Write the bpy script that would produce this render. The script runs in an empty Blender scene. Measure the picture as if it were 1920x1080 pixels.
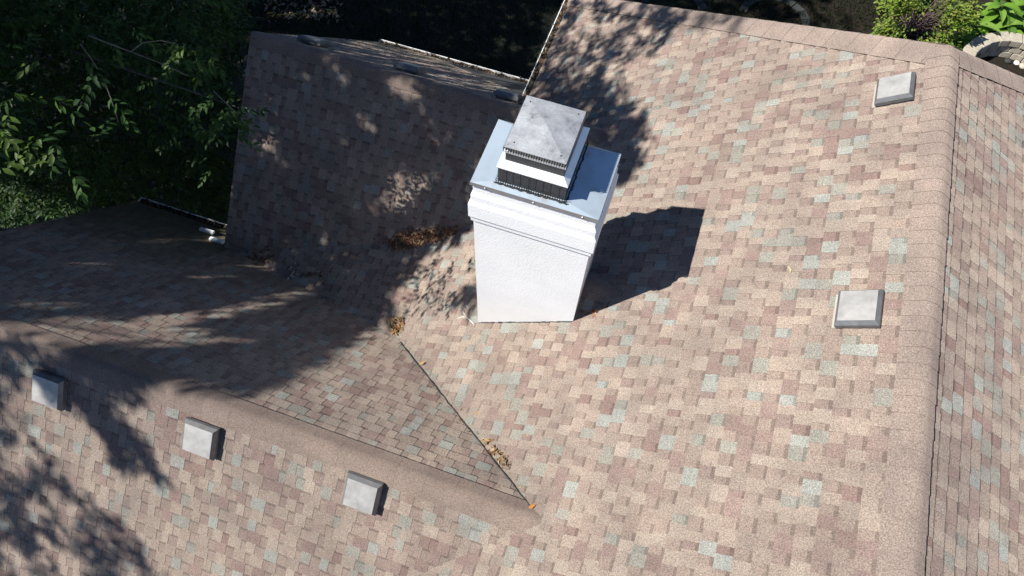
import bpy, bmesh, math, random
import numpy as np
from mathutils import Vector, Matrix

random.seed(7)
RNG = np.random.default_rng(11)
scene = bpy.context.scene
COL = scene.collection

# ------------------------------------------------------------------ camera, sky, sun
S = 0.88            # metres per survey unit
H = 12.8            # camera height above the lawn
F = 1324.0          # focal length in pixels of a 1920 wide frame
AX = np.array([0.9455826, 0.29918954, -0.12790291])
AY = np.array([0.32451162, -0.83840444, 0.43791575])
AZ = np.array([0.02378545, -0.4555915, -0.88987114])

cam_data = bpy.data.cameras.new('camera')
cam = bpy.data.objects.new('camera', cam_data)
COL.objects.link(cam)
cam_data.sensor_width = 36.0
cam_data.lens = F / 1920.0 * 36.0
cam_data.clip_start = 0.1
cam_data.clip_end = 2000.0
M4 = Matrix(((AX[0], -AX[1], -AX[2], 0), (AY[0], -AY[1], -AY[2], 0), (AZ[0], -AZ[1], -AZ[2], H), (0, 0, 0, 1)))
cam.matrix_world = M4
scene.camera = cam

SUN = np.array([-0.569, -0.307, 0.763])
SUN /= np.linalg.norm(SUN)
sun_el = math.asin(SUN[2])
sun_az = math.atan2(SUN[0], SUN[1])          # clockwise from +Y
world = bpy.data.worlds.new('World')
scene.world = world
world.use_nodes = True
wn = world.node_tree.nodes
bg = wn['Background']
sky = wn.new('ShaderNodeTexSky')
sky.sky_type = 'NISHITA'
sky.sun_disc = False
sky.sun_elevation = sun_el
sky.sun_rotation = sun_az
sky.air_density = 0.65
sky.dust_density = 0.1
sky.ozone_density = 4.0
world.node_tree.links.new(sky.outputs['Color'], bg.inputs['Color'])
bg.inputs['Strength'].default_value = 0.076

sl = bpy.data.lights.new('sun', 'SUN')
sl.energy = 5.0
sl.angle = math.radians(0.5)
sl.color = (1.0, 0.955, 0.89)
so = bpy.data.objects.new('sun', sl)
COL.objects.link(so)
so.rotation_euler = Vector(SUN).to_track_quat('Z', 'Y').to_euler()
so.location = (-20, -10, 30)

scene.view_settings.view_transform = 'Standard'
scene.view_settings.look = 'None'
scene.view_settings.gamma = 1.0
scene.view_settings.use_curve_mapping = False
scene.view_settings.exposure = 0.84
scene.cycles.max_bounces = 6
scene.cycles.diffuse_bounces = 3
scene.cycles.transparent_max_bounces = 4

# ------------------------------------------------------------------ materials
def new_mat(name):
    m = bpy.data.materials.new(name)
    m.use_nodes = True
    nt = m.node_tree
    return m, nt, nt.nodes, nt.links, nt.nodes['Principled BSDF']

def noise(nt, scale, detail=3.0, rough=0.6, coord=None, dims='3D'):
    n = nt.nodes.new('ShaderNodeTexNoise')
    n.inputs['Scale'].default_value = scale
    n.inputs['Detail'].default_value = detail
    n.inputs['Roughness'].default_value = rough
    if coord is not None:
        nt.links.new(coord, n.inputs['Vector'])
    return n

def position(nt):
    return nt.nodes.new('ShaderNodeNewGeometry').outputs['Position']

def ramp(nt, src, stops):
    r = nt.nodes.new('ShaderNodeValToRGB')
    e = r.color_ramp.elements
    while len(e) < len(stops):
        e.new(0.5)
    for i, (p, c) in enumerate(stops):
        e[i].position = p
        e[i].color = (c[0], c[1], c[2], 1) if len(c) == 3 else c
    nt.links.new(src, r.inputs['Fac'])
    return r

def mul(nt, a, b, fac=1.0, mode='MULTIPLY'):
    m = nt.nodes.new('ShaderNodeMix')
    m.data_type = 'RGBA'
    m.blend_type = mode
    m.inputs[0].default_value = fac
    for k, v in ((6, a), (7, b)):
        if isinstance(v, tuple):
            m.inputs[k].default_value = (*v, 1)
        else:
            nt.links.new(v, m.inputs[k])
    return m.outputs[2]

def bump(nt, src, strength, dist):
    b = nt.nodes.new('ShaderNodeBump')
    b.inputs['Strength'].default_value = strength
    b.inputs['Distance'].default_value = dist
    nt.links.new(src, b.inputs['Height'])
    return b.outputs['Normal']

def mat_shingle():
    m, nt, N, L, p = new_mat('asphalt_shingle')
    pos = position(nt)
    at = N.new('ShaderNodeVertexColor'); at.layer_name = 'Col'
    g = noise(nt, 105, 2.0, 0.75, pos)
    gr = ramp(nt, g.outputs['Fac'], [(0.30, (0.50, 0.49, 0.48)), (0.50, (1.0, 1.0, 1.0)), (0.70, (1.55, 1.53, 1.48))])
    g2 = noise(nt, 2.2, 4.0, 0.6, pos)
    gr2 = ramp(nt, g2.outputs['Fac'], [(0.3, (0.84, 0.84, 0.85)), (0.7, (1.13, 1.12, 1.11))])
    g3 = noise(nt, 0.55, 3.0, 0.55, pos)
    gr3 = ramp(nt, g3.outputs['Fac'], [(0.35, (0.92, 0.92, 0.93)), (0.65, (1.06, 1.06, 1.05))])
    c = mul(nt, mul(nt, mul(nt, at.outputs['Color'], gr.outputs['Color']), gr2.outputs['Color']), gr3.outputs['Color'])
    L.new(c, p.inputs['Base Color'])
    p.inputs['Roughness'].default_value = 0.92
    if 'Diffuse Roughness' in p.inputs: p.inputs['Diffuse Roughness'].default_value = 0.75
    p.inputs['Specular IOR Level'].default_value = 0.25
    L.new(bump(nt, g.outputs['Fac'], 0.8, 0.006), p.inputs['Normal'])
    return m

def mat_plain(name, col, rough=0.6, metal=0.0, var=0.12, scale=6.0, spec=0.5, bump_s=0.0, bump_scale=80):
    m, nt, N, L, p = new_mat(name)
    pos = position(nt)
    n = noise(nt, scale, 5.0, 0.65, pos)
    r = ramp(nt, n.outputs['Fac'], [(0.3, tuple(c * (1 - var) for c in col)), (0.7, tuple(min(1, c * (1 + var)) for c in col))])
    L.new(r.outputs['Color'], p.inputs['Base Color'])
    p.inputs['Roughness'].default_value = rough
    p.inputs['Metallic'].default_value = metal
    p.inputs['Specular IOR Level'].default_value = spec
    if bump_s:
        b = noise(nt, bump_scale, 3.0, 0.6, pos)
        L.new(bump(nt, b.outputs['Fac'], bump_s, 0.01), p.inputs['Normal'])
    return m

def mat_leaf(name, rough=0.5):
    m, nt, N, L, p = new_mat(name)
    at = N.new('ShaderNodeVertexColor'); at.layer_name = 'Col'
    L.new(at.outputs['Color'], p.inputs['Base Color'])
    p.inputs['Roughness'].default_value = rough
    p.inputs['Specular IOR Level'].default_value = 0.18
    tr = N.new('ShaderNodeBsdfTranslucent')
    L.new(mul(nt, at.outputs['Color'], (1.5, 1.7, 0.5)), tr.inputs['Color'])
    mx = N.new('ShaderNodeMixShader'); mx.inputs[0].default_value = 0.28
    out = N['Material Output']
    L.new(p.outputs[0], mx.inputs[1]); L.new(tr.outputs[0], mx.inputs[2]); L.new(mx.outputs[0], out.inputs['Surface'])
    return m

def mat_lid():
    m, nt, N, L, p = new_mat('weathered_lid_metal')
    pos = position(nt)
    a = noise(nt, 5.5, 6.0, 0.7, pos)
    r = ramp(nt, a.outputs['Fac'], [(0.30, (0.10, 0.105, 0.115)), (0.42, (0.25, 0.262, 0.28)), (0.60, (0.34, 0.357, 0.378)), (0.8, (0.43, 0.445, 0.465))])
    b = noise(nt, 60, 3.0, 0.7, pos)
    r2 = ramp(nt, b.outputs['Fac'], [(0.3, (0.82, 0.82, 0.83)), (0.65, (1.08, 1.08, 1.08))])
    L.new(mul(nt, r.outputs['Color'], r2.outputs['Color']), p.inputs['Base Color'])
    p.inputs['Roughness'].default_value = 0.6
    p.inputs['Metallic'].default_value = 0.25
    return m

def mat_pan():
    m, nt, N, L, p = new_mat('galvanised_pan')
    pos = position(nt)
    a = noise(nt, 3.0, 5.0, 0.6, pos)
    r = ramp(nt, a.outputs['Fac'], [(0.34, (0.44, 0.43, 0.41)), (0.40, (0.50, 0.57, 0.61)), (0.5, (0.53, 0.63, 0.70)), (0.75, (0.58, 0.68, 0.75))])
    L.new(r.outputs['Color'], p.inputs['Base Color'])
    p.inputs['Roughness'].default_value = 0.22
    p.inputs['Metallic'].default_value = 0.55
    return m

def mat_stucco():
    m, nt, N, L, p = new_mat('white_stucco')
    pos = position(nt)
    a = noise(nt, 60, 4.0, 0.6, pos)
    d = noise(nt, 2.5, 4.0, 0.6, pos)
    r = ramp(nt, d.outputs['Fac'], [(0.3, (0.76, 0.77, 0.775)), (0.7, (0.82, 0.825, 0.825))])
    L.new(r.outputs['Color'], p.inputs['Base Color'])
    p.inputs['Roughness'].default_value = 0.9
    L.new(bump(nt, a.outputs['Fac'], 0.6, 0.007), p.inputs['Normal'])
    return m

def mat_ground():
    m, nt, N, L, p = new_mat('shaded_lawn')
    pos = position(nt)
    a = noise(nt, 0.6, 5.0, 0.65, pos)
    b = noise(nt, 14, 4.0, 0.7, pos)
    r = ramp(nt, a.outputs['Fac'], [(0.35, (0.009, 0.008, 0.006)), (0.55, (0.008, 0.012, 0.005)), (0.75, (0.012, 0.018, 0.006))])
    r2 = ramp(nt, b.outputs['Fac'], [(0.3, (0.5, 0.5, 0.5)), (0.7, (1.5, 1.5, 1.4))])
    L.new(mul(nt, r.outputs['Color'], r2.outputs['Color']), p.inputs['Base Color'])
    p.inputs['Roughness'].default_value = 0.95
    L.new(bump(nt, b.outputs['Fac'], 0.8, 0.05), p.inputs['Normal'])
    return m

MS = mat_shingle()
M_DECK = mat_plain('roof_underlay', (0.05, 0.045, 0.042), 0.95)
M_STUCCO = mat_stucco()
M_PAN = mat_pan()
M_LID = mat_lid()
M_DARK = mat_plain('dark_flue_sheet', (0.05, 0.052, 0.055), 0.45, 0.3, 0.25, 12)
M_SKIRT = mat_plain('bright_sheet_metal', (0.72, 0.74, 0.76), 0.4, 0.35, 0.06, 10)
M_MESHM = mat_plain('black_screen', (0.02, 0.02, 0.02), 0.5, 0.5)
M_DRIP = mat_plain('grey_drip_edge', (0.30, 0.29, 0.28), 0.45, 0.4)
M_SCREW = mat_plain('screw_zinc', (0.5, 0.5, 0.5), 0.4, 0.7)
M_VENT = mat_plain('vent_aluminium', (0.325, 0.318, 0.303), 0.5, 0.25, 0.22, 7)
M_VENT_SHADE = mat_plain('vent_aluminium_shaded', (0.15, 0.152, 0.155), 0.42, 0.3, 0.25, 9)  # same vent metal, darkened: shade of the hood sides put into the colour
M_FLANGE = mat_plain('vent_flange', (0.36, 0.34, 0.31), 0.6, 0.2, 0.15, 8)
M_WHITE = mat_plain('white_gutter', (0.72, 0.73, 0.75), 0.45, 0.0, 0.08)
M_WALL = mat_plain('cream_siding', (0.62, 0.60, 0.55), 0.7)
M_BARK = mat_plain('bark', (0.085, 0.07, 0.055), 0.9, 0, 0.4, 14, 0.2, 0.6, 30)
M_TWIG = mat_plain('twig', (0.13, 0.11, 0.085), 0.85, 0, 0.3, 14)
M_LEAF = mat_leaf('tree_leaf')
M_LEAF2 = mat_leaf('garden_leaf', 0.38)
M_DEAD = mat_leaf('dead_leaf', 0.8)
M_GROUND = mat_ground()
M_STONE = mat_plain('cream_stone', (0.34, 0.305, 0.245), 0.85, 0, 0.22, 9, 0.3, 0.5, 40)
M_STONE2 = mat_plain('grey_stone', (0.035, 0.038, 0.036), 0.85, 0, 0.3, 6, 0.3, 0.5, 30)
M_PEBBLE = mat_plain('white_pebble', (0.70, 0.68, 0.65), 0.7, 0, 0.1)
M_MULCH = mat_plain('mulch', (0.014, 0.011, 0.008), 0.95, 0, 0.5, 18, 0.2, 0.8, 40)
M_SEAL = mat_plain('sealant', (0.62, 0.62, 0.60), 0.6)
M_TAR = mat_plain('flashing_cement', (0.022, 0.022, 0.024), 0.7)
M_FLOWER = mat_plain('red_flower', (0.35, 0.04, 0.03), 0.6, 0, 0.3, 20)

# ------------------------------------------------------------------ helpers
def U(x, y, z):
    return Vector((x * S, y * S, z * S + H))

def link(name, me, parent=None, mat=None):
    o = bpy.data.objects.new(name, me)
    COL.objects.link(o)
    if mat is not None and me is not None:
        me.materials.append(mat)
    if parent is not None:
        o.parent = parent
    return o

def tag(o, label=None, cat=None, group=None, kind=None):
    if label: o['label'] = label
    if cat: o['category'] = cat
    if group: o['group'] = group
    if kind: o['kind'] = kind
    return o

def empty(name, loc=(0, 0, 0)):
    o = bpy.data.objects.new(name, None)
    o.empty_display_size = 0.3
    COL.objects.link(o)
    o.location = loc
    return o

def place_local(o, parent):
    """keep world-space vertices although the parent Empty stands somewhere else"""
    o.parent = parent
    o.matrix_parent_inverse = Matrix.Translation(parent.location).inverted()

class MB:
    """collects polygons, builds one mesh"""
    def __init__(self):
        self.v = []; self.f = []; self.c = []
    def poly(self, pts, col=None):
        n = len(self.v)
        self.v.extend([tuple(p) for p in pts])
        self.f.append(list(range(n, n + len(pts))))
        self.c.append(col)
    def box(self, a, b):
        x0, y0, z0 = a; x1, y1, z1 = b
        p = [(x0,y0,z0),(x1,y0,z0),(x1,y1,z0),(x0,y1,z0),(x0,y0,z1),(x1,y0,z1),(x1,y1,z1),(x0,y1,z1)]
        n = len(self.v); self.v.extend(p)
        for q in ((3,2,1,0),(4,5,6,7),(0,1,5,4),(1,2,6,5),(2,3,7,6),(3,0,4,7)):
            self.f.append([n + i for i in q]); self.c.append(None)
    def hexa(self, p):
        n = len(self.v); self.v.extend([tuple(q) for q in p])
        for q in ((3,2,1,0),(4,5,6,7),(0,1,5,4),(1,2,6,5),(2,3,7,6),(3,0,4,7)):
            self.f.append([n + i for i in q]); self.c.append(None)
    def tube(self, pts, radii, sides=6):
        pts = [Vector(p) for p in pts]
        rings = []
        for i, p in enumerate(pts):
            d = (pts[min(i + 1, len(pts) - 1)] - pts[max(i - 1, 0)]).normalized()
            a = d.orthogonal().normalized() if i == 0 else (rings_a - d * rings_a.dot(d)).normalized()
            rings_a = a
            b = d.cross(a)
            n = len(self.v)
            for k in range(sides):
                t = 2 * math.pi * k / sides
                self.v.append(tuple(p + (a * math.cos(t) + b * math.sin(t)) * radii[i]))
            rings.append(n)
        for i in range(len(rings) - 1):
            for k in range(sides):
                k2 = (k + 1) % sides
                self.f.append([rings[i] + k, rings[i] + k2, rings[i + 1] + k2, rings[i + 1] + k]); self.c.append(None)
        self.f.append([rings[0] + k for k in range(sides)][::-1]); self.c.append(None)
        self.f.append([rings[-1] + k for k in range(sides)]); self.c.append(None)
    def mesh(self, name, smooth=False):
        me = bpy.data.meshes.new(name)
        me.from_pydata(self.v, [], self.f)
        if any(c is not None for c in self.c):
            a = me.color_attributes.new('Col', 'FLOAT_COLOR', 'CORNER')
            arr = np.empty((len(me.loops), 4), dtype=np.float32)
            k = 0
            for f, c in zip(self.f, self.c):
                cc = c if c is not None else (0.2, 0.2, 0.2)
                arr[k:k + len(f), :3] = cc; arr[k:k + len(f), 3] = 1
                k += len(f)
            a.data.foreach_set('color', arr.ravel())
        if smooth:
            me.polygons.foreach_set('use_smooth', [True] * len(me.polygons))
        me.update()
        return me
    def build(self, name, mat, parent=None, smooth=False):
        o = link(name, self.mesh(name, smooth), None, mat)
        if parent is not None:
            o.parent = parent
        return o

def ray_dirs(px):
    px = np.atleast_2d(np.asarray(px, float))
    c = np.stack([px[:, 0] - 960, px[:, 1] - 540, np.full(len(px), F)], 1) / F
    return np.stack([c @ AX, c @ AY, c @ AZ], 1)

def project(pts):
    """world metres -> pixel of the 1920x1080 frame (and depth)"""
    p = np.atleast_2d(np.asarray(pts, float)) - np.array([0, 0, H])
    c = p[:, :1] * AX + p[:, 1:2] * AY + p[:, 2:3] * AZ
    z = np.where(np.abs(c[:, 2]) < 1e-6, 1e-6, c[:, 2])
    return np.stack([960 + F * c[:, 0] / z, 540 + F * c[:, 1] / z], 1), c[:, 2]

# roof surfaces in survey units: ridge/valley numbers
PM, PE, PN = 0.765, 0.63, 1.0
XR, YAP = 2.84, 7.40
ZR = PM * XR - 7.924
YA, ZA = 1.316, -7.863
YB, ZB = 7.1, -8.38
def roof_z(x, y):
    z = np.full(np.shape(x), -H / S)
    def put(mask, val):
        nonlocal z
        z = np.where(mask, np.maximum(z, val), z)
    put((x > np.where((y > 3.5) & (y < 5.4), -2.85, -2.35)) & (x <= XR) & (y < YAP + (XR - x) * 0.76), PM * x - 7.924)
    put((x > XR) & (x < 9), ZR - PE * (x - XR))
    put((x > -9.1) & (x < 0.3) & (np.abs(y - YA) < 3.7), ZA - np.abs(y - YA))
    put((x > -6.67) & (x < -0.5) & (y <= YB) & (y > 4.3), ZB - (YB - y))
    put((x > -6.67) & (x < -0.5) & (y > YB) & (y < 10.8), ZB - 0.95 * (y - YB))
    put((x > -6.56) & (x < -2.80) & (y > 3.5) & (y < 5.4), -10.1 + 0.25 * (x + 2.85))
    return z

def surf(px):
    """first roof/ground point seen through pixels, world metres"""
    d = ray_dirs(px)
    ts = np.linspace(5.0, 15.0, 1001)
    k = -1.0 / d[:, 2]
    out = np.zeros((len(d), 3)); done = np.zeros(len(d), bool)
    for t in ts:
        x = d[:, 0] * k * t; y = d[:, 1] * k * t; z = -t
        hit = (~done) & (z <= roof_z(x, y))
        out[hit] = np.stack([x, y, np.full_like(x, z)], 1)[hit]
        done |= hit
        if done.all():
            break
    nd = ~done
    t = H / S
    out[nd] = np.stack([d[:, 0] * k * t, d[:, 1] * k * t, np.full(len(d), -t)], 1)[nd]
    out *= S
    out[:, 2] += H
    return out

# ------------------------------------------------------------------ the ground
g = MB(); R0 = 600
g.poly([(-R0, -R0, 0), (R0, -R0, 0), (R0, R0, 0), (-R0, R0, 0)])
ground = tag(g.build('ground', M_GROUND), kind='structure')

# ------------------------------------------------------------------ the house
house = empty('house', (0, 0, 0))
tag(house, 'large house with brown and tan patchwork shingle roofs, a white chimney and grey roof vents', 'house')

# each slope: origin on its top line, course direction, downslope direction, in metres
class Slope:
    def __init__(self, o, u, d, region, deck, dmax, urange, moss=0.0):
        self.o = Vector(o); self.u = Vector(u).normalized(); self.d = Vector(d).normalized()
        self.n = self.u.cross(self.d).normalized()
        if self.n.z < 0: self.n = -self.n
        self.region = [self.uv(p) for p in region]
        self.deck = deck; self.dmax = dmax; self.urange = urange; self.moss = moss
        a = 0.0
        r = self.region
        for i in range(len(r)):
            a += r[i][0] * r[(i + 1) % len(r)][1] - r[(i + 1) % len(r)][0] * r[i][1]
        if a < 0: self.region = r[::-1]
    def uv(self, p):
        q = Vector(p) - self.o
        return (q.dot(self.u), q.dot(self.d))
    def at(self, u, d, h=0.0):
        return self.o + self.u * u + self.d * d + self.n * h

def clip(poly, region):
    """convex clip (counter-clockwise region)"""
    out = poly
    for i in range(len(region)):
        ax, ay = region[i]; bx, by = region[(i + 1) % len(region)]
        ex, ey = bx - ax, by - ay
        new = []
        for j in range(len(out)):
            p = out[j]; q = out[(j + 1) % len(out)]
            sp = ex * (p[1] - ay) - ey * (p[0] - ax)
            sq = ex * (q[1] - ay) - ey * (q[0] - ax)
            if sp >= 0: new.append(p)
            if (sp >= 0) != (sq >= 0):
                t = sp / (sp - sq)
                new.append((p[0] + (q[0] - p[0]) * t, p[1] + (q[1] - p[1]) * t))
        out = new
        if len(out) < 3: return []
    return out

zM = lambda x: PM * x - 7.924
zC = lambda x: -10.1 + 0.25 * (x + 2.85)
YS = -4.2      # south end of the main roof
slopes = {}
# main west slope (its shingles run under the wings; hidden ones are dropped later)
hipL = lambda x: YAP + (XR - x) * 0.76
slopes['main'] = Slope(U(XR, 0, ZR), (0, 1, 0), (-1, 0, -PM),
    [U(XR, YS, ZR), U(XR, YAP, ZR), U(-2.35, hipL(-2.35), zM(-2.35)), U(-2.93, hipL(-2.35), zM(-2.93)), U(-2.93, YS, zM(-2.93))],
    [(XR, YS, ZR), (XR, YAP, ZR), (-2.35, hipL(-2.35), zM(-2.35)), (-2.35, 5.3, zM(-2.35)), (-2.87, 5.3, zM(-2.87)), (-2.87, 3.6, zM(-2.87)), (-2.35, 3.2, zM(-2.35)), (-2.35, YS, zM(-2.35))],
    6.2, (-3.4, 10.2))
# east slope
XE = 8.2; ZE = ZR - PE * (XE - XR)
slopes['east'] = Slope(U(XR, 0, ZR), (0, 1, 0), (1, 0, -PE),
    [U(XR, YS, ZR), U(XR, YAP, ZR), U(XE, YAP + 0.63 * (XE - XR), ZE), U(XE, YS, ZE)],
    [(XR, YS, ZR), (XR, YAP, ZR), (XE, YAP + 0.63 * (XE - XR), ZE), (XE, YS, ZE)], 4.6, (-3.4, 9.4))
# north hip slope (behind the hips)
yn = lambda z: YAP + (ZR - z) / PN
slopes['north'] = Slope(U(XR, YAP, ZR), (1, 0, 0), (0, 1, -PN),
    [U(XR, YAP, ZR), U(-2.35, hipL(-2.35), zM(-2.35)), U(XE, YAP + 0.63 * (XE - XR), ZE)],
    [(XR, YAP, ZR), (-2.35, hipL(-2.35), zM(-2.35)), (XE, YAP + 0.63 * (XE - XR), ZE)], 4.5, (-5, 6))
# wing A (lower left), north slope in two strips, south slope
yA_out = YA + (ZA - zC(-6.56))
slopes['wing_a_north'] = Slope(U(0, YA, ZA), (1, 0, 0), (0, 1, -1),
    [U(-6.56, YA, ZA), U(0.078, YA, ZA), U(-2.85, YA + (ZA - zC(-2.85)), zC(-2.85)), U(-6.56, yA_out, zC(-6.56))],
    [(-9.1, YA, ZA), (0.078, YA, ZA), (-2.85, 3.553, -10.1), (-6.56, yA_out, zC(-6.56)), (-6.56, 5.0, -11.547), (-9.1, 5.0, -11.547)], 4.0, (-5.78, 0.3), 0.5)
slopes['wing_a_north_end'] = Slope(U(0, YA, ZA), (1, 0, 0), (0, 1, -1),
    [U(-9.12, YA, ZA), U(-6.56, YA, ZA), U(-6.56, 5.02, -11.567), U(-9.12, 5.02, -11.567)], None, 4.75, (-8.1, -5.7), 1.0)
vs = lambda x: YA - (ZA - zM(x))
slopes['wing_a_south'] = Slope(U(0, YA, ZA), (1, 0, 0), (0, -1, -1),
    [U(-9.12, YA, ZA), U(0.078, YA, ZA), U(-2.35, vs(-2.35), zM(-2.35)), U(-4.2, vs(-4.2), zM(-4.2)), U(-9.12, vs(-4.2), zM(-4.2))],
    [(-9.1, YA, ZA), (0.078, YA, ZA), (-2.35, vs(-2.35), zM(-2.35)), (-2.9, -2.4, -11.58), (-9.1, -2.4, -11.58)], 4.7, (-8.1, 0.3))
# wing B (upper left)
xBend = (ZB + 7.924) / PM
yB_out = YB - (ZB - zC(-6.56))
slopes['wing_b_south'] = Slope(U(0, YB, ZB), (1, 0, 0), (0, -1, -1),
    [U(-6.69, YB, ZB), U(xBend, YB, ZB), U(-2.85, YB - (ZB + 10.1), -10.1), U(-6.56, yB_out, zC(-6.56)), U(-6.69, yB_out, zC(-6.56))],
    [(-6.67, YB, ZB), (xBend, YB, ZB), (-2.85, YB - (ZB + 10.1), -10.1), (-6.56, yB_out, zC(-6.56)), (-6.67, yB_out, zC(-6.56))], 3.6, (-6.0, -0.3))
slopes['wing_b_north'] = Slope(U(0, YB, ZB), (1, 0, 0), (0, 1, -0.95),
    [U(-6.69, YB, ZB), U(xBend, YB, ZB), U(xBend - 2.0, YB + 1.6, ZB - 1.52), U(xBend - 2.0, 10.82, ZB - 0.95 * 3.72), U(-6.69, 10.82, ZB - 0.95 * 3.72)],
    [(-6.67, YB, ZB), (xBend, YB, ZB), (-2.35, 8.44, ZB - 0.95 * 1.34), (-2.35, 10.8, ZB - 0.95 * 3.7), (-6.67, 10.8, ZB - 0.95 * 3.7)], 4.6, (-6.0, -0.3), 0.6)
# the low saddle between the wings
slopes['saddle'] = Slope(U(-2.85, 0, -10.1), (0, 1, 0), (-1, 0, -0.25),
    [U(-2.85, 3.50, -10.1), U(-2.85, 5.44, -10.1), U(-6.62, 4.46, zC(-6.62)), U(-6.62, 4.44, zC(-6.62))],
    [(-2.84, 3.553, -10.1), (-2.84, 5.38, -10.1), (-6.58, 4.46, zC(-6.58)), (-6.58, 4.45, zC(-6.58))], 3.5, (2.9, 5.0), 0.1)
# saddle behind the chimney
CKR = (0.205, 4.22, zM(0.205)); CKY = 4.22
slopes['chimney_saddle_south'] = Slope(U(-0.29, CKY, CKR[2]), (1, 0, 0), (0, -1, -0.92),
    [U(-0.30, CKY, CKR[2]), U(*CKR), U(-0.28, 3.815, zM(-0.28))],
    [(-0.29, CKY, CKR[2]), CKR, (-0.29, 3.81, zM(-0.29))], 0.6, (-0.1, 0.6))
slopes['chimney_saddle_north'] = Slope(U(-0.29, CKY, CKR[2]), (1, 0, 0), (0, 1, -0.92),
    [U(-0.30, CKY, CKR[2]), U(*CKR), U(-0.28, 4.625, zM(-0.28))],
    [(-0.29, CKY, CKR[2]), CKR, (-0.29, 4.63, zM(-0.29))], 0.6, (-0.1, 0.6))

slope_obj = {}
for key, sl_ in slopes.items():
    if sl_.deck is None:
        slope_obj[key] = slope_obj['wing_a_north']
        continue
    mb = MB()
    top = [U(*p) - sl_.n * 0.006 for p in sl_.deck]
    bot = [p - sl_.n * 0.10 for p in top]
    mb.poly(top); mb.poly(bot[::-1])
    for i in range(len(top)):
        j = (i + 1) % len(top)
        mb.poly([top[i], bot[i], bot[j], top[j]])
    slope_obj[key] = mb.build('roof_slope', M_DECK, house)

# --- shingles
EXPO = 0.143
TAN = [((0.270, 0.217, 0.175), 30), ((0.258, 0.205, 0.166), 24), ((0.284, 0.232, 0.188), 16), ((0.240, 0.193, 0.158), 10),
       ((0.248, 0.246, 0.217), 9), ((0.232, 0.218, 0.184), 11), ((0.203, 0.145, 0.123), 7), ((0.222, 0.160, 0.136), 12)]
RECESS = [((0.246, 0.190, 0.155), 36), ((0.226, 0.174, 0.142), 26), ((0.220, 0.206, 0.174), 6), ((0.200, 0.138, 0.117), 6), ((0.215, 0.160, 0.135), 12), ((0.244, 0.242, 0.216), 2)]
def pick(pal):
    t = random.random() * sum(w for _, w in pal)
    for c, w in pal:
        t -= w
        if t <= 0:
            k = random.uniform(0.95, 1.05)
            return (c[0] * k * 0.965, c[1] * k * 0.99, c[2] * k * 1.02)
    return pal[0][0]
EDGE = (0.045, 0.038, 0.034)
cells = []      # (area, slope key, polygons, bounding data)
def prism(polys, sl_, pts, h0, h1, d0, d1, col, skirt=True):
    """raised wedge over a clipped (u,d) outline; h interpolates from upper to lower edge"""
    hh = lambda d: h0 + (h1 - h0) * (d - d0) / max(1e-6, d1 - d0)
    tp = [sl_.at(u, d, hh(d)) for u, d in pts]
    polys.append((tp, col))
    if skirt:
        bt = [sl_.at(u, d, -0.004) for u, d in pts]
        for i in range(len(tp)):
            j = (i + 1) % len(tp)
            polys.append(([tp[i], bt[i], bt[j], tp[j]], EDGE))

valA = [np.array([0.078, YA]) * S, np.array([-2.85, 3.553]) * S]
def seg_dist(p, a, b):
    ab = b - a; t = np.clip(((p - a) @ ab) / (ab @ ab), 0, 1)
    return np.linalg.norm(p - a - ab * t)

def soil(col, w, key):
    """dirt washed along the valleys, moss towards the shady eave"""
    x, y = w.x / S, w.y / S
    k = 0.0
    p = np.array([w.x, w.y])
    if key in ('main', 'saddle'):
        dv = seg_dist(p, valA[0], valA[1])
        k = max(k, 0.42 * max(0, 1 - dv / 0.28))
        dv2 = seg_dist(p, np.array([-2.9, 3.6]) * S, np.array([-2.4, 4.3]) * S)
        k = max(k, 0.30 * max(0, 1 - dv2 / 0.35))
    c = tuple(a * (1 - k) + b * k for a, b in zip(col, (0.15, 0.138, 0.122)))
    ms = slopes[key].moss
    if ms:
        dd = max(0.0, slopes[key].uv(w)[1] - 2.2) / 2.6
        far = max(0.0, (-x - 3.0) / 6.0)
        k2 = min(0.75, ms * dd * (0.6 + far) * random.uniform(0.7, 1.2))
        c = tuple(a * (1 - k2) + b * k2 for a, b in zip(c, (0.085, 0.085, 0.042)))
    return c

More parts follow.
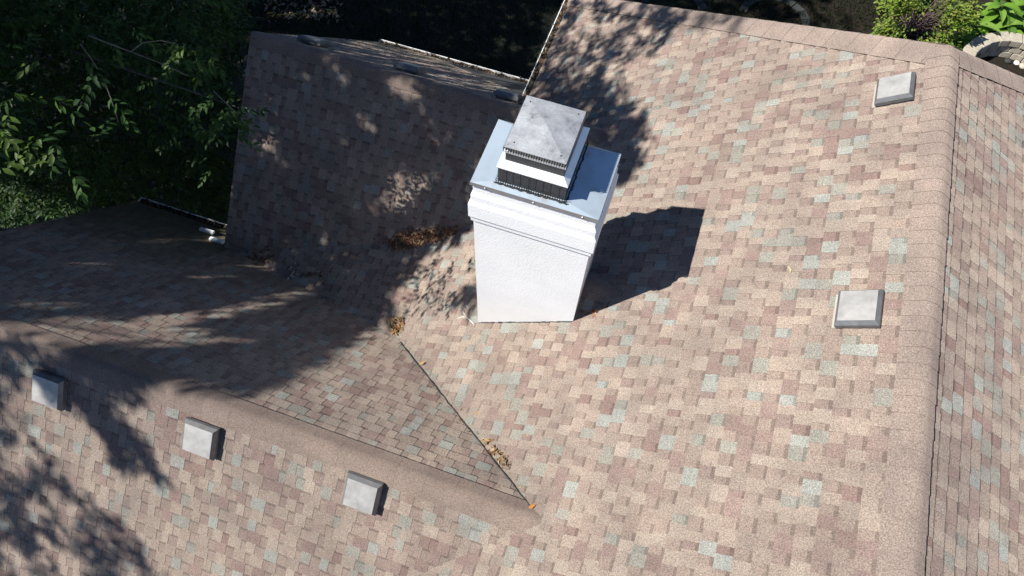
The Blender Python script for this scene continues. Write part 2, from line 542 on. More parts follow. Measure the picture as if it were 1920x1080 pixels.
for key, sl_ in slopes.items():
    if key == 'north':
        continue
    ck = key.startswith('chimney')
    n_c = int(sl_.dmax / EXPO) + 1
    ph = {'main': 0.05, 'east': 0.09}.get(key, 0.03)
    for k in range(n_c):
        d1 = ph + k * EXPO + EXPO
        d0 = d1 - EXPO - 0.012
        u = sl_.urange[0] - random.uniform(0, 0.3)
        tooth = random.random() < 0.5
        prev = None
        wob = 0.0
        while u < sl_.urange[1]:
            if tooth:
                w = random.choice((0.09, 0.105, 0.12, 0.135, 0.15)) * random.uniform(0.92, 1.08)
                c = pick(TAN)
                # colour blends run over neighbouring tabs now and then
                if prev and random.random() < 0.05: c = prev
                h0, h1 = 0.0035, 0.0130
            else:
                w = random.choice((0.065, 0.08, 0.095, 0.115)) * random.uniform(0.92, 1.08)
                c = pick(RECESS)
                if prev and random.random() < 0.04: c = tuple(v * 0.95 for v in prev)
                h0, h1 = 0.0012, 0.0095
            prev = c
            jit = random.uniform(-0.0025, 0.0025)
            rect = [(u, d0), (u + w, d0), (u + w, d1 + jit), (u, d1 + jit)]
            u += w
            cu, cd = u - w / 2, (d0 + d1) / 2
            wp = sl_.at(cu, cd)
            xs, ys, zs = wp.x / S, wp.y / S, (wp.z - H) / S
            if key == 'main':
                if float(roof_z(np.array(xs), np.array(ys))) > zs + 0.22: tooth = not tooth; continue
                if -1.5 < xs < -0.37 and 3.9 < ys < 4.55: tooth = not tooth; continue
                if xs < -2.35 and not (2.9 < ys < 5.8): tooth = not tooth; continue
                if -0.3 < xs < 0.15 and abs(ys - CKY) < 0.40 * (0.2 - xs) / 0.5 - 0.06: tooth = not tooth; continue
            pts = clip(rect, sl_.region)
            tooth_now = tooth
            tooth = not tooth
            if len(pts) < 3: continue
            col = soil(c, wp, key)
            polys = []
            prism(polys, sl_, pts, h0, h1, d0, d1, col)
            if not tooth_now:
                # printed dark band at the head of the slot, a few hundredths proud
                bw = random.uniform(0.026, 0.040)
                dk = tuple(v * 0.71 for v in col)
                band = clip([(u - w, d0), (u, d0), (u, d0 + 0.012 + bw), (u - w, d0 + 0.012 + bw)], sl_.region)
                if len(band) >= 3:
                    tp = [sl_.at(a, b, h0 + (h1 - h0) * (b - d0) / (d1 - d0) + 0.0006) for a, b in band]
                    polys.append((tp, dk))
            pr, dep = project(polys[0][0])
            if dep.min() < 0.5: continue
            inside = (pr[:, 0].min() > -5) and (pr[:, 0].max() < 1925) and (pr[:, 1].min() > -5) and (pr[:, 1].max() < 1085)
            ar = 0.5 * abs(np.dot(pr[:, 0], np.roll(pr[:, 1], 1)) - np.dot(pr[:, 1], np.roll(pr[:, 0], 1)))
            if not inside: ar = -1
            cells.append((ar, key, polys))

order = sorted(range(len(cells)), key=lambda i: -cells[i][0])
single = set(order[:290])
rest = MB()
for i, (ar, key, polys) in enumerate(cells):
    if i in single:
        mb = MB()
        for p, c in polys: mb.poly(p, c)
        mb.build('shingle', MS, slope_obj[key])
    else:
        for p, c in polys: rest.poly(p, c)
rest_o = rest.build('shingle_field', MS, house)
tag(rest_o, kind='stuff')

# --- ridge and hip caps
def cap_run(p0, p1, dA, dB, w, lift, w2=None, piece=EXPO, col=(0.226, 0.182, 0.156), crest=0.05, lap=0.004):
    p0 = Vector(p0); p1 = Vector(p1)
    t = (p1 - p0); Ln = t.length; t.normalize()
    dA = Vector(dA); dA = (dA - t * dA.dot(t)).normalized()
    dB = Vector(dB); dB = (dB - t * dB.dot(t)).normalized()
    def nrm(d):
        n = t.cross(d).normalized()
        return n if n.z > 0 else -n
    nA, nB = nrm(dA), nrm(dB)
    a = 0.0
    while a < Ln:
        b = min(Ln, a + piece)
        k = random.uniform(0.965, 1.035)
        c = tuple(v * k for v in col)
        mb = MB()
        ww = w + random.uniform(-0.003, 0.003); wB = (w if w2 is None else w2) + random.uniform(-0.004, 0.004)
        def prof(h):
            pts = []
            for s in (ww, max(ww * 0.78, crest * 1.35), crest * 1.3, crest):
                pts.append(dA * s + nA * (h if s > 0 else h))
            q0 = dA * crest + nA * h; q2 = dB * crest + nB * h
            q1 = (nA + nB).normalized() * (h / max(0.3, nA.dot((nA + nB).normalized())))
            for i in (0.25, 0.5, 0.75):
                pts.append(q0 * (1 - i) ** 2 + q1 * 2 * i * (1 - i) + q2 * i * i)
            for s in (crest, crest * 1.3, max(wB * 0.78, crest * 1.35), wB):
                pts.append(dB * s + nB * h)
            return pts
        e0 = prof(lift); e1 = prof(lift + lap)
        A = p0 + t * (a - 0.01); B = p0 + t * b
        r0 = [A + q for q in e0]; r1 = [B + q for q in e1]
        nv = len(mb.v)
        for i in range(len(r0) - 1):
            mb.poly([r0[i], r0[i + 1], r1[i + 1], r1[i]], c)
        mb.poly([r1[0], r1[0] - nA * (lift + 0.012), r0[0] - nA * (lift + 0.008), r0[0]], EDGE)
        mb.poly([r0[-1], r0[-1] - nB * (lift + 0.008), r1[-1] - nB * (lift + 0.012), r1[-1]], EDGE)
        for i in range(len(r1) - 1):
            mb.poly([r1[i], r1[i + 1], B + e0[i + 1] - (nA + nB) * 0.001, B + e0[i] - (nA + nB) * 0.001], tuple(v * 0.5 for v in c))
        me = mb.mesh('ridge_cap')
        bm = bmesh.new(); bm.from_mesh(me)
        bmesh.ops.remove_doubles(bm, verts=bm.verts, dist=1e-5)
        bmesh.ops.recalc_face_normals(bm, faces=bm.faces)
        bm.faces.ensure_lookup_table()
        bmesh.ops.split_edges(bm, edges=[e for e in bm.edges if any(f.index < len(e0) - 1 for f in e.link_faces) and any(f.index >= len(e0) - 1 for f in e.link_faces)])
        bm.to_mesh(me); bm.free()
        me.polygons.foreach_set('use_smooth', [i < len(e0) - 1 for i in range(len(me.polygons))])
        o = link('ridge_cap', me, house, MS)
        a = b

cap_run(U(XR, YAP, ZR), U(XR, -2.2, ZR), (-1, 0, -PM), (1, 0, -PE), 0.19, 0.024, w2=0.135, crest=0.055, lap=0.005)
apx = U(XR, YAP, ZR)
hl_end = U(-2.35, hipL(-2.35), zM(-2.35)); hr_end = U(XE, YAP + 0.63 * (XE - XR), ZE)
cap_run(hl_end, apx, (-1, 0, -PM), (0, 1, -PN), 0.27, 0.016, piece=0.30)
cap_run(hr_end, apx, (1, 0, -PE), (0, 1, -PN), 0.22, 0.016, piece=0.30)
cap_run(U(-9.1, YA, ZA), U(0.15, YA, ZA), (0, 1, -1), (0, -1, -1), 0.20, 0.022, piece=0.30, col=(0.203, 0.160, 0.135), lap=0.0012)
cap_run(U(-6.67, YB, ZB), U(xBend, YB, ZB), (0, 1, -0.95), (0, -1, -1), 0.185, 0.02, piece=0.30, col=(0.203, 0.160, 0.135), lap=0.0012)
cap_run(U(-0.28, CKY, CKR[2]), U(0.20, CKY, CKR[2]), (0, 1, -0.92), (0, -1, -0.92), 0.10, 0.012)

# dark tube painting in the gap's shadow along the lower wing's cut shingles
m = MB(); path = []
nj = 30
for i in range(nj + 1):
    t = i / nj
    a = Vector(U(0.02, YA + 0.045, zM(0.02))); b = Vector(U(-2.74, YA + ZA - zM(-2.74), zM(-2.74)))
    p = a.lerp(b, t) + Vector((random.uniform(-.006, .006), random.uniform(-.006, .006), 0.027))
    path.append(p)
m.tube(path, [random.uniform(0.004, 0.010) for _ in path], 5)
m.build('valley_shadow_line', M_TAR, house)

# --- walls under the eaves
def wall_box(a, b):
    m = MB(); m.box(a, b); return m.build('wall', M_WALL, house)
wall_box((-1.75, -3.6, 0), (6.6, 9.1, 3.9))
wall_box((-7.7, -1.7, 0), (-1.76, 4.0, 2.45))
wall_box((-5.5, 4.01, 0), (-1.76, 9.1, 2.45))

# --- gutters
def gutter(p0, p1, out, width=0.115, depth=0.09):
    p0 = Vector(p0); p1 = Vector(p1); out = Vector(out).normalized()
    z = Vector((0, 0, 1)); th = 0.006
    prof = [(0, 0), (0, -depth), (width * 0.7, -depth), (width, -depth * 0.35), (width, 0.0), (width - 0.012, 0.0), (width - 0.012, -0.008),
            (width - 0.008, -0.010), (width - 0.008, -depth * 0.35), (width * 0.68, -depth + th), (th, -depth + th), (th, 0)]
    mb = MB()
    A = [p0 + out * a + z * b for a, b in prof]; B = [p1 + out * a + z * b for a, b in prof]
    for i in range(len(prof)):
        j = (i + 1) % len(prof)
        mb.poly([A[i], B[i], B[j], A[j]])
    for E_, sgn in ((p0, 1), (p1, -1)):
        t = (p1 - p0).normalized() * 0.004 * sgn
        lid = [E_ + out * a + z * b for a, b in ((0, 0), (0, -depth), (width * 0.7, -depth), (width, -depth * 0.35), (width, 0.0))]
        mb.poly(lid); mb.poly([q + t for q in lid])
    o = mb.build('gutter', M_WHITE, house)
    # matted debris on the gutter floor
    m = MB(); n = 40
    row = []
    for i in range(n + 1):
        c = p0.lerp(p1, 0.01 + 0.98 * i / n)
        row.append([c + out * 0.008 + z * random.uniform(-0.03, -0.012), c + out * (width * 0.45) + z * random.uniform(-0.026, -0.004), c + out * (width - 0.016) + z * random.uniform(-0.034, -0.014)])
    for a, b in zip(row, row[1:]):
        m.poly([a[0], a[1], b[1], b[0]]); m.poly([a[1], a[2], b[2], b[1]])
    m.build('debris', M_MULCH, o)
    return o
GUT = {}
zg = -11.547
GUT['a'] = (U(-9.1, 5.02, zg - 0.02), U(-6.45, 5.02, zg - 0.02), (0, 1, 0))
GUT['b'] = (U(-6.67, 10.82, ZB - 0.95 * 3.72 - 0.02), U(-2.2, 10.82, ZB - 0.95 * 3.72 - 0.02), (0, 1, 0))
GUT['m'] = (U(-2.37, 8.52, zM(-2.37) - 0.02), U(-2.37, 11.4, zM(-2.37) - 0.02), (-1, 0, 0))
for k_, (a, b, o_) in GUT.items():
    gutter(a, b, o_)
gutter(U(-9.1, -2.42, -11.62), U(-2.6, -2.42, -11.62), (0, -1, 0))

# white downspout elbows by the foot of the upper wing
def spout(p0, p1, w=0.075):
    p0 = Vector(p0); p1 = Vector(p1)
    d = (p1 - p0).normalized(); s = d.cross(Vector((0, 0, 1))).normalized(); n = s.cross(d)
    mb = MB()
    pts = []
    for e, k in ((p0, 1.0), (p1, 1.0)):
        pts.append([e + s * (w / 2 * a) + n * (0.05 * b) for a, b in ((-1, 0), (-0.8, 1), (0.8, 1), (1, 0))])
    a, b = pts
    for i in range(3): mb.poly([a[i], a[i + 1], b[i + 1], b[i]])
    mb.poly([b[0], b[1], b[2], b[3]]); mb.poly([a[3], a[2], a[1], a[0]]); mb.poly([a[0], b[0], b[3], a[3]])
    o = mb.build('downspout', M_WHITE, house)
    bm = bmesh.new(); bm.from_mesh(o.data); bmesh.ops.remove_doubles(bm, verts=bm.verts, dist=1e-5)
    bmesh.ops.bevel(bm, geom=bm.edges[:], offset=0.009, segments=2, affect='EDGES'); bm.to_mesh(o.data); bm.free()
sp = surf([(378, 433), (405, 442), (398, 452), (424, 460)])
spout(sp[0] + np.array([0, 0, 0.04]), sp[1] + np.array([0, 0, 0.06]))
spout(sp[2] + np.array([0, 0, 0.05]), sp[3] + np.array([0, 0, 0.07]))

# ------------------------------------------------------------------ chimney
cx0, cx1, cy0, cy1 = -1.585, -0.288, 3.812, 4.632
def ring_solid(prof, x0, x1, y0, y1, mat, name, parent, cap_top=True, cap_bot=True):
    """stack of rectangles: prof = [(outset, z)] in survey units"""
    mb = MB()
    rings = []
    for o, z in prof:
        rings.append([U(x0 - o, y0 - o, z), U(x1 + o, y0 - o, z), U(x1 + o, y1 + o, z), U(x0 - o, y1 + o, z)])
    for a, b in zip(rings, rings[1:]):
        for i in range(4):
            j = (i + 1) % 4
            mb.poly([a[j], a[i], b[i], b[j]])
    if cap_top: mb.poly(rings[0])
    if cap_bot: mb.poly(rings[-1][::-1])
    o = mb.build(name, mat, parent)
    bm = bmesh.new(); bm.from_mesh(o.data)
    bmesh.ops.remove_doubles(bm, verts=bm.verts, dist=1e-5)
    bmesh.ops.recalc_face_normals(bm, faces=bm.faces)
    bm.to_mesh(o.data); bm.free()
    return o
chim = ring_solid([(0, -6.40), (0, -10.4)], cx0, cx1, cy0, cy1, M_STUCCO, 'chimney', house)
tag(chim, 'white stucco chimney with stepped crown mouldings and a galvanised top pan')
mould = ring_solid([(-0.006, -5.76), (-0.006, -5.915), (0.016, -5.965), (0.016, -6.055), (0.040, -6.105), (0.042, -6.33), (0.024, -6.333), (0.023, -6.425), (-0.004, -6.428)],
                   cx0, cx1, cy0, cy1, M_STUCCO, 'moulding', chim)
bm = bmesh.new(); bm.from_mesh(mould.data)
bmesh.ops.bevel(bm, geom=[e for e in bm.edges if len(e.link_faces) == 2 and e.calc_face_angle(0) > 0.3], offset=0.003, segments=2, affect='EDGES', clamp_overlap=True)
bm.to_mesh(mould.data); bm.free()
# pan: a very low hipped metal sheet with a turned-down drip edge
zp = -5.74
pan = MB()
px0, px1, py0, py1 = cx0 - 0.012, cx1 + 0.012, cy0 - 0.012, cy1 + 0.012
corner = [U(px0, py0, zp), U(px1, py0, zp), U(px1, py1, zp), U(px0, py1, zp)]
bx0, bx1, by0, by1 = -1.338, -0.648, 3.885, 4.62
inner = [U(bx0, by0, zp + 0.03), U(bx1, by0, zp + 0.03), U(bx1, by1 - 0.03, zp + 0.03), U(bx0, by1 - 0.03, zp + 0.03)]
for i in range(4):
    j = (i + 1) % 4
    pan.poly([corner[i], corner[j], inner[j], inner[i]])
pan.poly(inner)
pan_o = pan.build('chimney_pan', M_PAN, chim)
drip = ring_solid([(0.002, zp - 0.002), (0.004, zp - 0.045)], px0, px1, py0, py1, M_DRIP, 'drip_edge', chim, False, False)
mb_s = None
for k in range(3):
    for side in ('front', 'right'):
        m = MB()
        if side == 'front':
            x = px0 + (px1 - px0) * (0.12, 0.5, 0.88)[k]
            c = U(x, py0 - 0.006, zp - 0.024); ax = Vector((0, -1, 0))
        else:
            y = py0 + (py1 - py0) * (0.14, 0.5, 0.86)[k]
            c = U(px1 + 0.006, y, zp - 0.024); ax = Vector((1, 0, 0))
        m.tube([c, c + ax * 0.008], [0.009, 0.006], 8)
        m.build('screw', M_SCREW, chim)
# flue housing
z0, z1, z2, z3, z4 = zp + 0.02, -5.475, -5.415, -5.285, -5.205
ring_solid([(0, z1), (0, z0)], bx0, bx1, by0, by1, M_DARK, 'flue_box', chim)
# seams on the front and right of the box
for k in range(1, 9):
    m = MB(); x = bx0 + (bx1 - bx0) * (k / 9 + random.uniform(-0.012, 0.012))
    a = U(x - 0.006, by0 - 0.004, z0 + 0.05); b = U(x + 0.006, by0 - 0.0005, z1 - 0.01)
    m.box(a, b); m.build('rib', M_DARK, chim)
ring_solid([(-0.05, z2), (0.012, z1 + 0.004), (0.012, z1 - 0.008)], bx0, bx1, by0, by1, M_SKIRT, 'flue_skirt', chim)
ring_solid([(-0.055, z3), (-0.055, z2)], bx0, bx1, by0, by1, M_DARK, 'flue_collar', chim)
ring_solid([(-0.045, z3 + 0.008), (-0.045, z3 - 0.012)], bx0, bx1, by0, by1, M_SKIRT, 'collar_rim', chim)
# pointed wire screen at the bottom of the box and under the lid
def screen(zb, zt, off, step, y_amp):
    m = MB()
    x0, x1, y0, y1 = bx0 - off, bx1 + off, by0 - off, by1 + off
    for (ax, ay, bx_, by_, nx, ny) in ((x0, y0, x1, y0, 0, -1), (x1, y0, x1, y1, 1, 0), (x1, y1, x0, y1, 0, 1), (x0, y1, x0, y0, -1, 0)):
        L_ = math.hypot(bx_ - ax, by_ - ay); n = int(L_ / step)
        for i in range(n):
            for lo, hi in ((0.1, 0.55),):
                t0, t1 = (i + lo) / n, (i + hi) / n
                p = U(ax + (bx_ - ax) * t0, ay + (by_ - ay) * t0, zb); q = U(ax + (bx_ - ax) * t1, ay + (by_ - ay) * t1, zb)
                tp = (p + q) / 2; tp.z = zt * S + H
                o_ = Vector((nx, ny, 0)) * y_amp
                m.poly([p, q, tp]); m.poly([p, q, tp + o_]); 
                m.poly([q, p, tp + o_ + Vector((0, 0, 0.0))])
    return m
screen(zp + 0.026, zp + 0.085, 0.018, 0.024, 0.014).build('wire_screen', M_MESHM, chim)
screen(z4 + 0.0, z3 + 0.005, -0.035, 0.024, 0.016).build('wire_screen', M_MESHM, chim)
ring_solid([(-0.10, z4 - 0.012), (-0.10, z3)], bx0, bx1, by0, by1, M_MESHM, 'flue_core', chim)
# tar bedding where box meets pan
m = MB()
for i in range(46):
    t = i / 45
    x = bx0 - 0.02 + (bx1 - bx0 + 0.05) * t
    r = random.uniform(0.008, 0.02)
    c = U(x, by0 - 0.022 + random.uniform(-0.008, 0.008), zp + 0.024)
    m.tube([c + Vector((-0.014, 0, 0)), c + Vector((0.016, random.uniform(-.006, .006), 0))], [r * 0.6, r * 0.5], 5)
for i in range(40):
    t = i / 39
    y = by0 + (by1 - by0) * t
    c = U(bx1 + 0.016 + random.uniform(-0.006, 0.01), y, zp + 0.022)
    m.tube([c + Vector((0, -0.014, 0)), c + Vector((random.uniform(-.006, .01), 0.016, 0))], [0.009, 0.008], 5)
m.build('sealant_bead', M_TAR, chim)
# lid: low pyramid with four creases
lx0, lx1, ly0, ly1 = bx0 + 0.048, bx1 - 0.046, 3.925, 4.585
lid = MB(); zl = z4
lc = [U(lx0, ly0, zl), U(lx1, ly0, zl), U(lx1, ly1, zl), U(lx0, ly1, zl)]
apx_l = U((lx0 + lx1) / 2, (ly0 + ly1) / 2, zl + 0.06)
for i in range(4):
    lid.poly([lc[i], lc[(i + 1) % 4], apx_l])
lid_o = lid.build('flue_lid', M_LID, chim)
ring_solid([(0.001, zl - 0.001), (0.003, zl - 0.024)], lx0, lx1, ly0, ly1, M_DRIP, 'lid_edge', chim, False, False)
for (a, b) in ((0.12, 0.10), (0.88, 0.10), (0.90, 0.90), (0.10, 0.88)):
    m = MB()
    c = U(lx0 + (lx1 - lx0) * a, ly0 + (ly1 - ly0) * b, zl + 0.06 * 2 * min(a, 1 - a, b, 1 - b))
    m.tube([c, c + Vector((0, 0, 0.008))], [0.006, 0.004], 8)
    m.build('lid_screw', M_MESHM, chim)
# flashing line at the foot of the chimney
m = MB()
n = 26
for i in range(n):
    xa = cx0 + (cx1 - cx0) * i / n; xb = cx0 + (cx1 - cx0) * (i + 1) / n
    h = random.uniform(0.012, 0.028)
    za, zb_ = zM(xa) * S + H, zM(xb) * S + H
    y = cy0 * S
    m.hexa([(xa*S, y-0.014, za-0.01), (xb*S, y-0.014, zb_-0.01), (xb*S, y-0.002, zb_-0.01), (xa*S, y-0.002, za-0.01),
            (xa*S, y-0.010, za+h), (xb*S, y-0.010, zb_+h), (xb*S, y-0.002, zb_+h), (xa*S, y-0.002, za+h)])
m.build('flashing', M_TAR, chim)
# white sealant squiggle left of the chimney foot
pts = [(872, 577), (868, 586), (874, 596), (884, 604), (889, 610)]
w_ = surf(pts)
m = MB(); m.tube([Vector(p) + Vector((0, 0, 0.018)) for p in w_], [0.003, 0.006, 0.004, 0.006, 0.003], 6)
pts = [(878, 579), (874, 573), (868, 579)]
w_ = surf(pts); m.tube([Vector(p) + Vector((0, 0, 0.018)) for p in w_], [0.004, 0.006, 0.005], 6)
pts = [(858, 598), (867, 595), (873, 596)]
w_ = surf(pts); m.tube([Vector(p) + Vector((0, 0, 0.018)) for p in w_], [0.003, 0.005, 0.006], 6)
m.build('sealant_smear', M_SEAL, house)

# ------------------------------------------------------------------ roof vents
def frame_of(sl_, u, d):
    o = sl_.at(u, d, 0.010)
    return o, sl_.u, sl_.d, sl_.n
def vent_meshes():
    """u = along the course, v = downslope, w = out of the roof"""
    a = 0.215; b = 0.180
    hood = MB()
    rim = [(-a, -a, 0.076), (a, -a, 0.076), (a, a, 0.076), (-a, a, 0.076)]
    low = [(-a, -a, 0.028), (a, -a, 0.028), (a, a, 0.028), (-a, a, 0.028)]
    top = [(-b, -b, 0.120), (b, -b, 0.120), (b, b, 0.120), (-b, b, 0.120)]
    for i in range(4):
        j = (i + 1) % 4
        hood.poly([low[i], low[j], rim[j], rim[i]]); hood.poly([rim[i], rim[j], top[j], top[i]])
    panel = MB()
    tp = [(-b, -b, 0.1205), (b, -b, 0.1205), (b, b, 0.1205), (-b, b, 0.1205)]
    c = (0, 0, 0.128)
    for i in range(4): panel.poly([tp[i], tp[(i + 1) % 4], c])
    throat = MB(); t = 0.175
    lo = [(-t, -t, -0.01), (t, -t, -0.01), (t, t, -0.01), (-t, t, -0.01)]; up = [(x, y, 0.09) for x, y, _ in lo]
    for i in range(4):
        j = (i + 1) % 4; throat.poly([lo[i], lo[j], up[j], up[i]])
    fl = MB(); fl.box((-0.20, -0.16, -0.004), (0.212, 0.258, 0.005))
    return hood, panel, throat, fl
hood_m, panel_m, throat_m, fl_m = [x.mesh(n) for x, n in zip(vent_meshes(), ('roof_vent', 'top_panel', 'throat', 'flange'))]
hood_m.materials.append(M_VENT_SHADE); panel_m.materials.append(M_VENT); throat_m.materials.append(M_VENT_SHADE); fl_m.materials.append(M_FLANGE)
def vent(sl_, u, d, label, rot=0.0, sc=1.0):
    o, eu, ed, en = frame_of(sl_, u, d)
    if eu.cross(ed).dot(en) < 0: eu = -eu
    M = Matrix.Translation(o) @ Matrix(((eu.x, ed.x, en.x, 0), (eu.y, ed.y, en.y, 0), (eu.z, ed.z, en.z, 0), (0, 0, 0, 1))) @ Matrix.Rotation(rot, 4, 'Z') @ Matrix.Scale(sc, 4)
    v = link('roof_vent', hood_m, house); v.matrix_world = M
    tag(v, label)
    for n, me in (('top_panel', panel_m), ('throat', throat_m), ('flange', fl_m)):
        c = link(n, me, v)
    return v
def vent_at(key, px, label, off=0.085, rot=0.0, sc=0.86):
    """place by the pixel of the hood centre, which stands off the slope"""
    sl_ = slopes[key]
    d = Vector(ray_dirs([px])[0]); o = Vector((0, 0, H))
    t = ((sl_.at(0, 0, off) - o).dot(sl_.n)) / d.dot(sl_.n)
    u, dd = sl_.uv(o + d * t)
    return vent(sl_, u, dd, label, rot, sc)
vent_at('main', (1677, 163), 'grey box vent nearest the hip corner of the main roof', sc=0.80)
vent_at('main', (1609, 575), 'grey box vent halfway along the main ridge', sc=0.82)
vent_at('wing_a_south', (88, 733), 'grey box vent in leaf shade on the lower wing')
vent_at('wing_a_south', (373, 825), 'middle of three grey box vents on the lower wing')
vent_at('wing_a_south', (677, 928), 'grey box vent nearest the valley on the lower wing')
for x, lb in ((-5.9, 'shaded box vent near the gable tip of the upper wing'), (-4.16, 'shaded box vent half way along the upper wing ridge'), (-2.45, 'shaded box vent of the upper wing beside the chimney')):
    vent(slopes['wing_b_north'], x * S, 0.55, lb, 0.0, 0.86)

# ------------------------------------------------------------------ leaves: shared builder
def leaf_mesh(name, P, D, Nn, size, cols, width=0.42, fold=0.18):
    """many leaf blades in one mesh. P base, D direction, Nn face normal"""
    P = np.asarray(P); D = np.asarray(D); Nn = np.asarray(Nn); size = np.asarray(size)[:, None]
    n = len(P)
    D = D / np.linalg.norm(D, axis=1, keepdims=True)
    Sx = np.cross(D, Nn); Sx /= np.maximum(1e-6, np.linalg.norm(Sx, axis=1, keepdims=True))
    Nn = np.cross(Sx, D)
    w = size * width * 0.5
    v = np.stack([P, P + D * size * 0.38 + Sx * w + Nn * w * fold * 2, P + D * size * 0.72 + Sx * w * 0.75 + Nn * w * fold,
                  P + D * size - Nn * size * 0.10, P + D * size * 0.72 - Sx * w * 0.75 + Nn * w * fold, P + D * size * 0.38 - Sx * w + Nn * w * fold * 2,
                  P + D * size * 0.55], 1).reshape(-1, 3)
    base = np.arange(n)[:, None] * 7
    f = np.concatenate([base + np.array([[0, 1, 6]]), base + np.array([[1, 2, 6]]), base + np.array([[2, 3, 6]]), base + np.array([[3, 4, 6]]),
                        base + np.array([[4, 5, 6]]), base + np.array([[5, 0, 6]])], 1).reshape(-1, 3)
    me = bpy.data.meshes.new(name)
    me.vertices.add(len(v)); me.vertices.foreach_set('co', v.astype(np.float32).ravel())
    me.loops.add(len(f) * 3); me.loops.foreach_set('vertex_index', f.astype(np.int32).ravel())
    me.polygons.add(len(f)); me.polygons.foreach_set('loop_start', np.arange(0, len(f) * 3, 3, dtype=np.int32))
    me.update(calc_edges=True)
    a = me.color_attributes.new('Col', 'FLOAT_COLOR', 'POINT')
    c = np.repeat(np.concatenate([np.asarray(cols), np.ones((n, 1))], 1)[:, None, :], 7, 1).reshape(-1, 4).astype(np.float32)
    a.data.foreach_set('color', c.ravel())
    me.update()
    return me

def rand_unit(n):
    v = RNG.normal(size=(n, 3)); return v / np.linalg.norm(v, axis=1, keepdims=True)

def spray(centers, n_leaf, twig, size_rng, cols, droop=0.5):
    """pinnate sprays: leaflets along a short twig, facing mostly up"""
    n = len(centers)
    ax = rand_unit(n); ax[:, 2] = -np.abs(ax[:, 2]) * droop * 0.6 - 0.1
    ax /= np.linalg.norm(ax, axis=1, keepdims=True)
    side = np.cross(ax, np.array([0, 0, 1.0])); side /= np.maximum(1e-6, np.linalg.norm(side, axis=1, keepdims=True))
    P, D, Nn, sz, cc = [], [], [], [], []
    tint = RNG.uniform(0.7, 1.3, n)
    kind = RNG.integers(0, len(cols), n)
    carr = np.asarray(cols)
    for k in range(n_leaf):
        t = (k // 2 + 0.5) / ((n_leaf + 1) // 2)
        sg = 1 if k % 2 else -1
        p = centers + ax * (twig * t) + rand_unit(n) * 0.02
        d = ax * 0.65 + side * sg * 0.8 + rand_unit(n) * 0.35 + np.array([0, 0, -0.25])
        if k == n_leaf - 1: d = ax + rand_unit(n) * 0.2
        nn = np.array([0, 0, 1.0]) + rand_unit(n) * 0.55
        P.append(p); D.append(d); Nn.append(nn)
        sz.append(RNG.uniform(*size_rng, n))
        cc.append(carr[kind] * (tint * RNG.uniform(0.8, 1.2, n))[:, None])
    return np.concatenate(P), np.concatenate(D), np.concatenate(Nn), np.concatenate(sz), np.concatenate(cc)

# ------------------------------------------------------------------ trees
def in_poly(px, poly):
    x, y = px[:, 0], px[:, 1]; c = np.zeros(len(px), bool); n = len(poly); j = n - 1
    for i in range(n):
        xi, yi = poly[i]; xj, yj = poly[j]
        cr = ((yi > y) != (yj > y)) & (x < (xj - xi) * (y - yi) / (yj - yi + 1e-9) + xi)
        c ^= cr; j = i
    return c
def sample_poly(poly, n):
    poly = np.asarray(poly, float)
    lo, hi = poly.min(0), poly.max(0)
    out = np.zeros((0, 2))
    while len(out) < n:
        q = RNG.uniform(lo, hi, (n * 2, 2))
        out = np.concatenate([out, q[in_poly(q, poly)]])
    return out[:n]

# where the crowns over and beside the house keep the sun off (frame pixels, clusters)
shade = [
    ([(420, 40), (690, 45), (1010, 138), (1000, 185), (930, 230), (880, 320), (880, 420), (895, 470), (893, 535), (850, 540), (800, 565), (745, 597), (712, 610), (560, 545), (430, 470)], 4300, (8, 13)),
    ([(820, 545), (850, 490), (893, 470), (893, 575), (855, 560)], 170, (8, 11)),
    ([(-60, 430), (250, 360), (440, 460), (715, 606), (640, 640), (500, 610), (200, 570), (-60, 560)], 2000, (8, 13)),
    ([(-60, 560), (200, 570), (500, 610), (640, 640), (560, 690), (545, 712), (470, 722), (400, 690), (330, 695), (250, 650), (90, 640), (-60, 640)], 620, (9, 14)),
    ([(100, 650), (240, 670), (330, 690), (290, 720), (215, 705)], 60, (9, 12)),
    ([(-60, 620), (60, 660), (150, 690), (215, 730), (230, 790), (190, 800), (120, 745), (60, 730), (-60, 720)], 115, (9, 14)),
    ([(190, 760), (235, 790), (300, 870), (295, 885), (255, 880), (215, 830)], 34, (9, 13)),
    ([(-60, 780), (40, 790), (90, 840), (130, 900), (210, 940), (270, 990), (320, 1090), (-60, 1090)], 150, (10, 16)),
    ([(1040, -40), (1330, -40), (1300, 30), (1240, 85), (1180, 125), (1130, 135), (1080, 115), (1030, 120)], 300, (9, 14)),
    ([(1020, 110), (1120, 150), (1160, 160), (1215, 238), (1190, 262), (1218, 300), (1180, 332), (1120, 320), (1080, 230), (990, 190)], 420, (9, 14)),
    ([(420, -60), (1060, -60), (1040, 10), (990, 150), (700, 80), (430, 60)], 2600, (9, 16)),
    ([(-260, -60), (430, -60), (430, 400), (250, 370), (-80, 430), (-260, 470)], 3300, (7, 16)),
    ([(1200, -60), (1650, -60), (1650, 60), (1200, 20)], 900, (13, 21)),
]
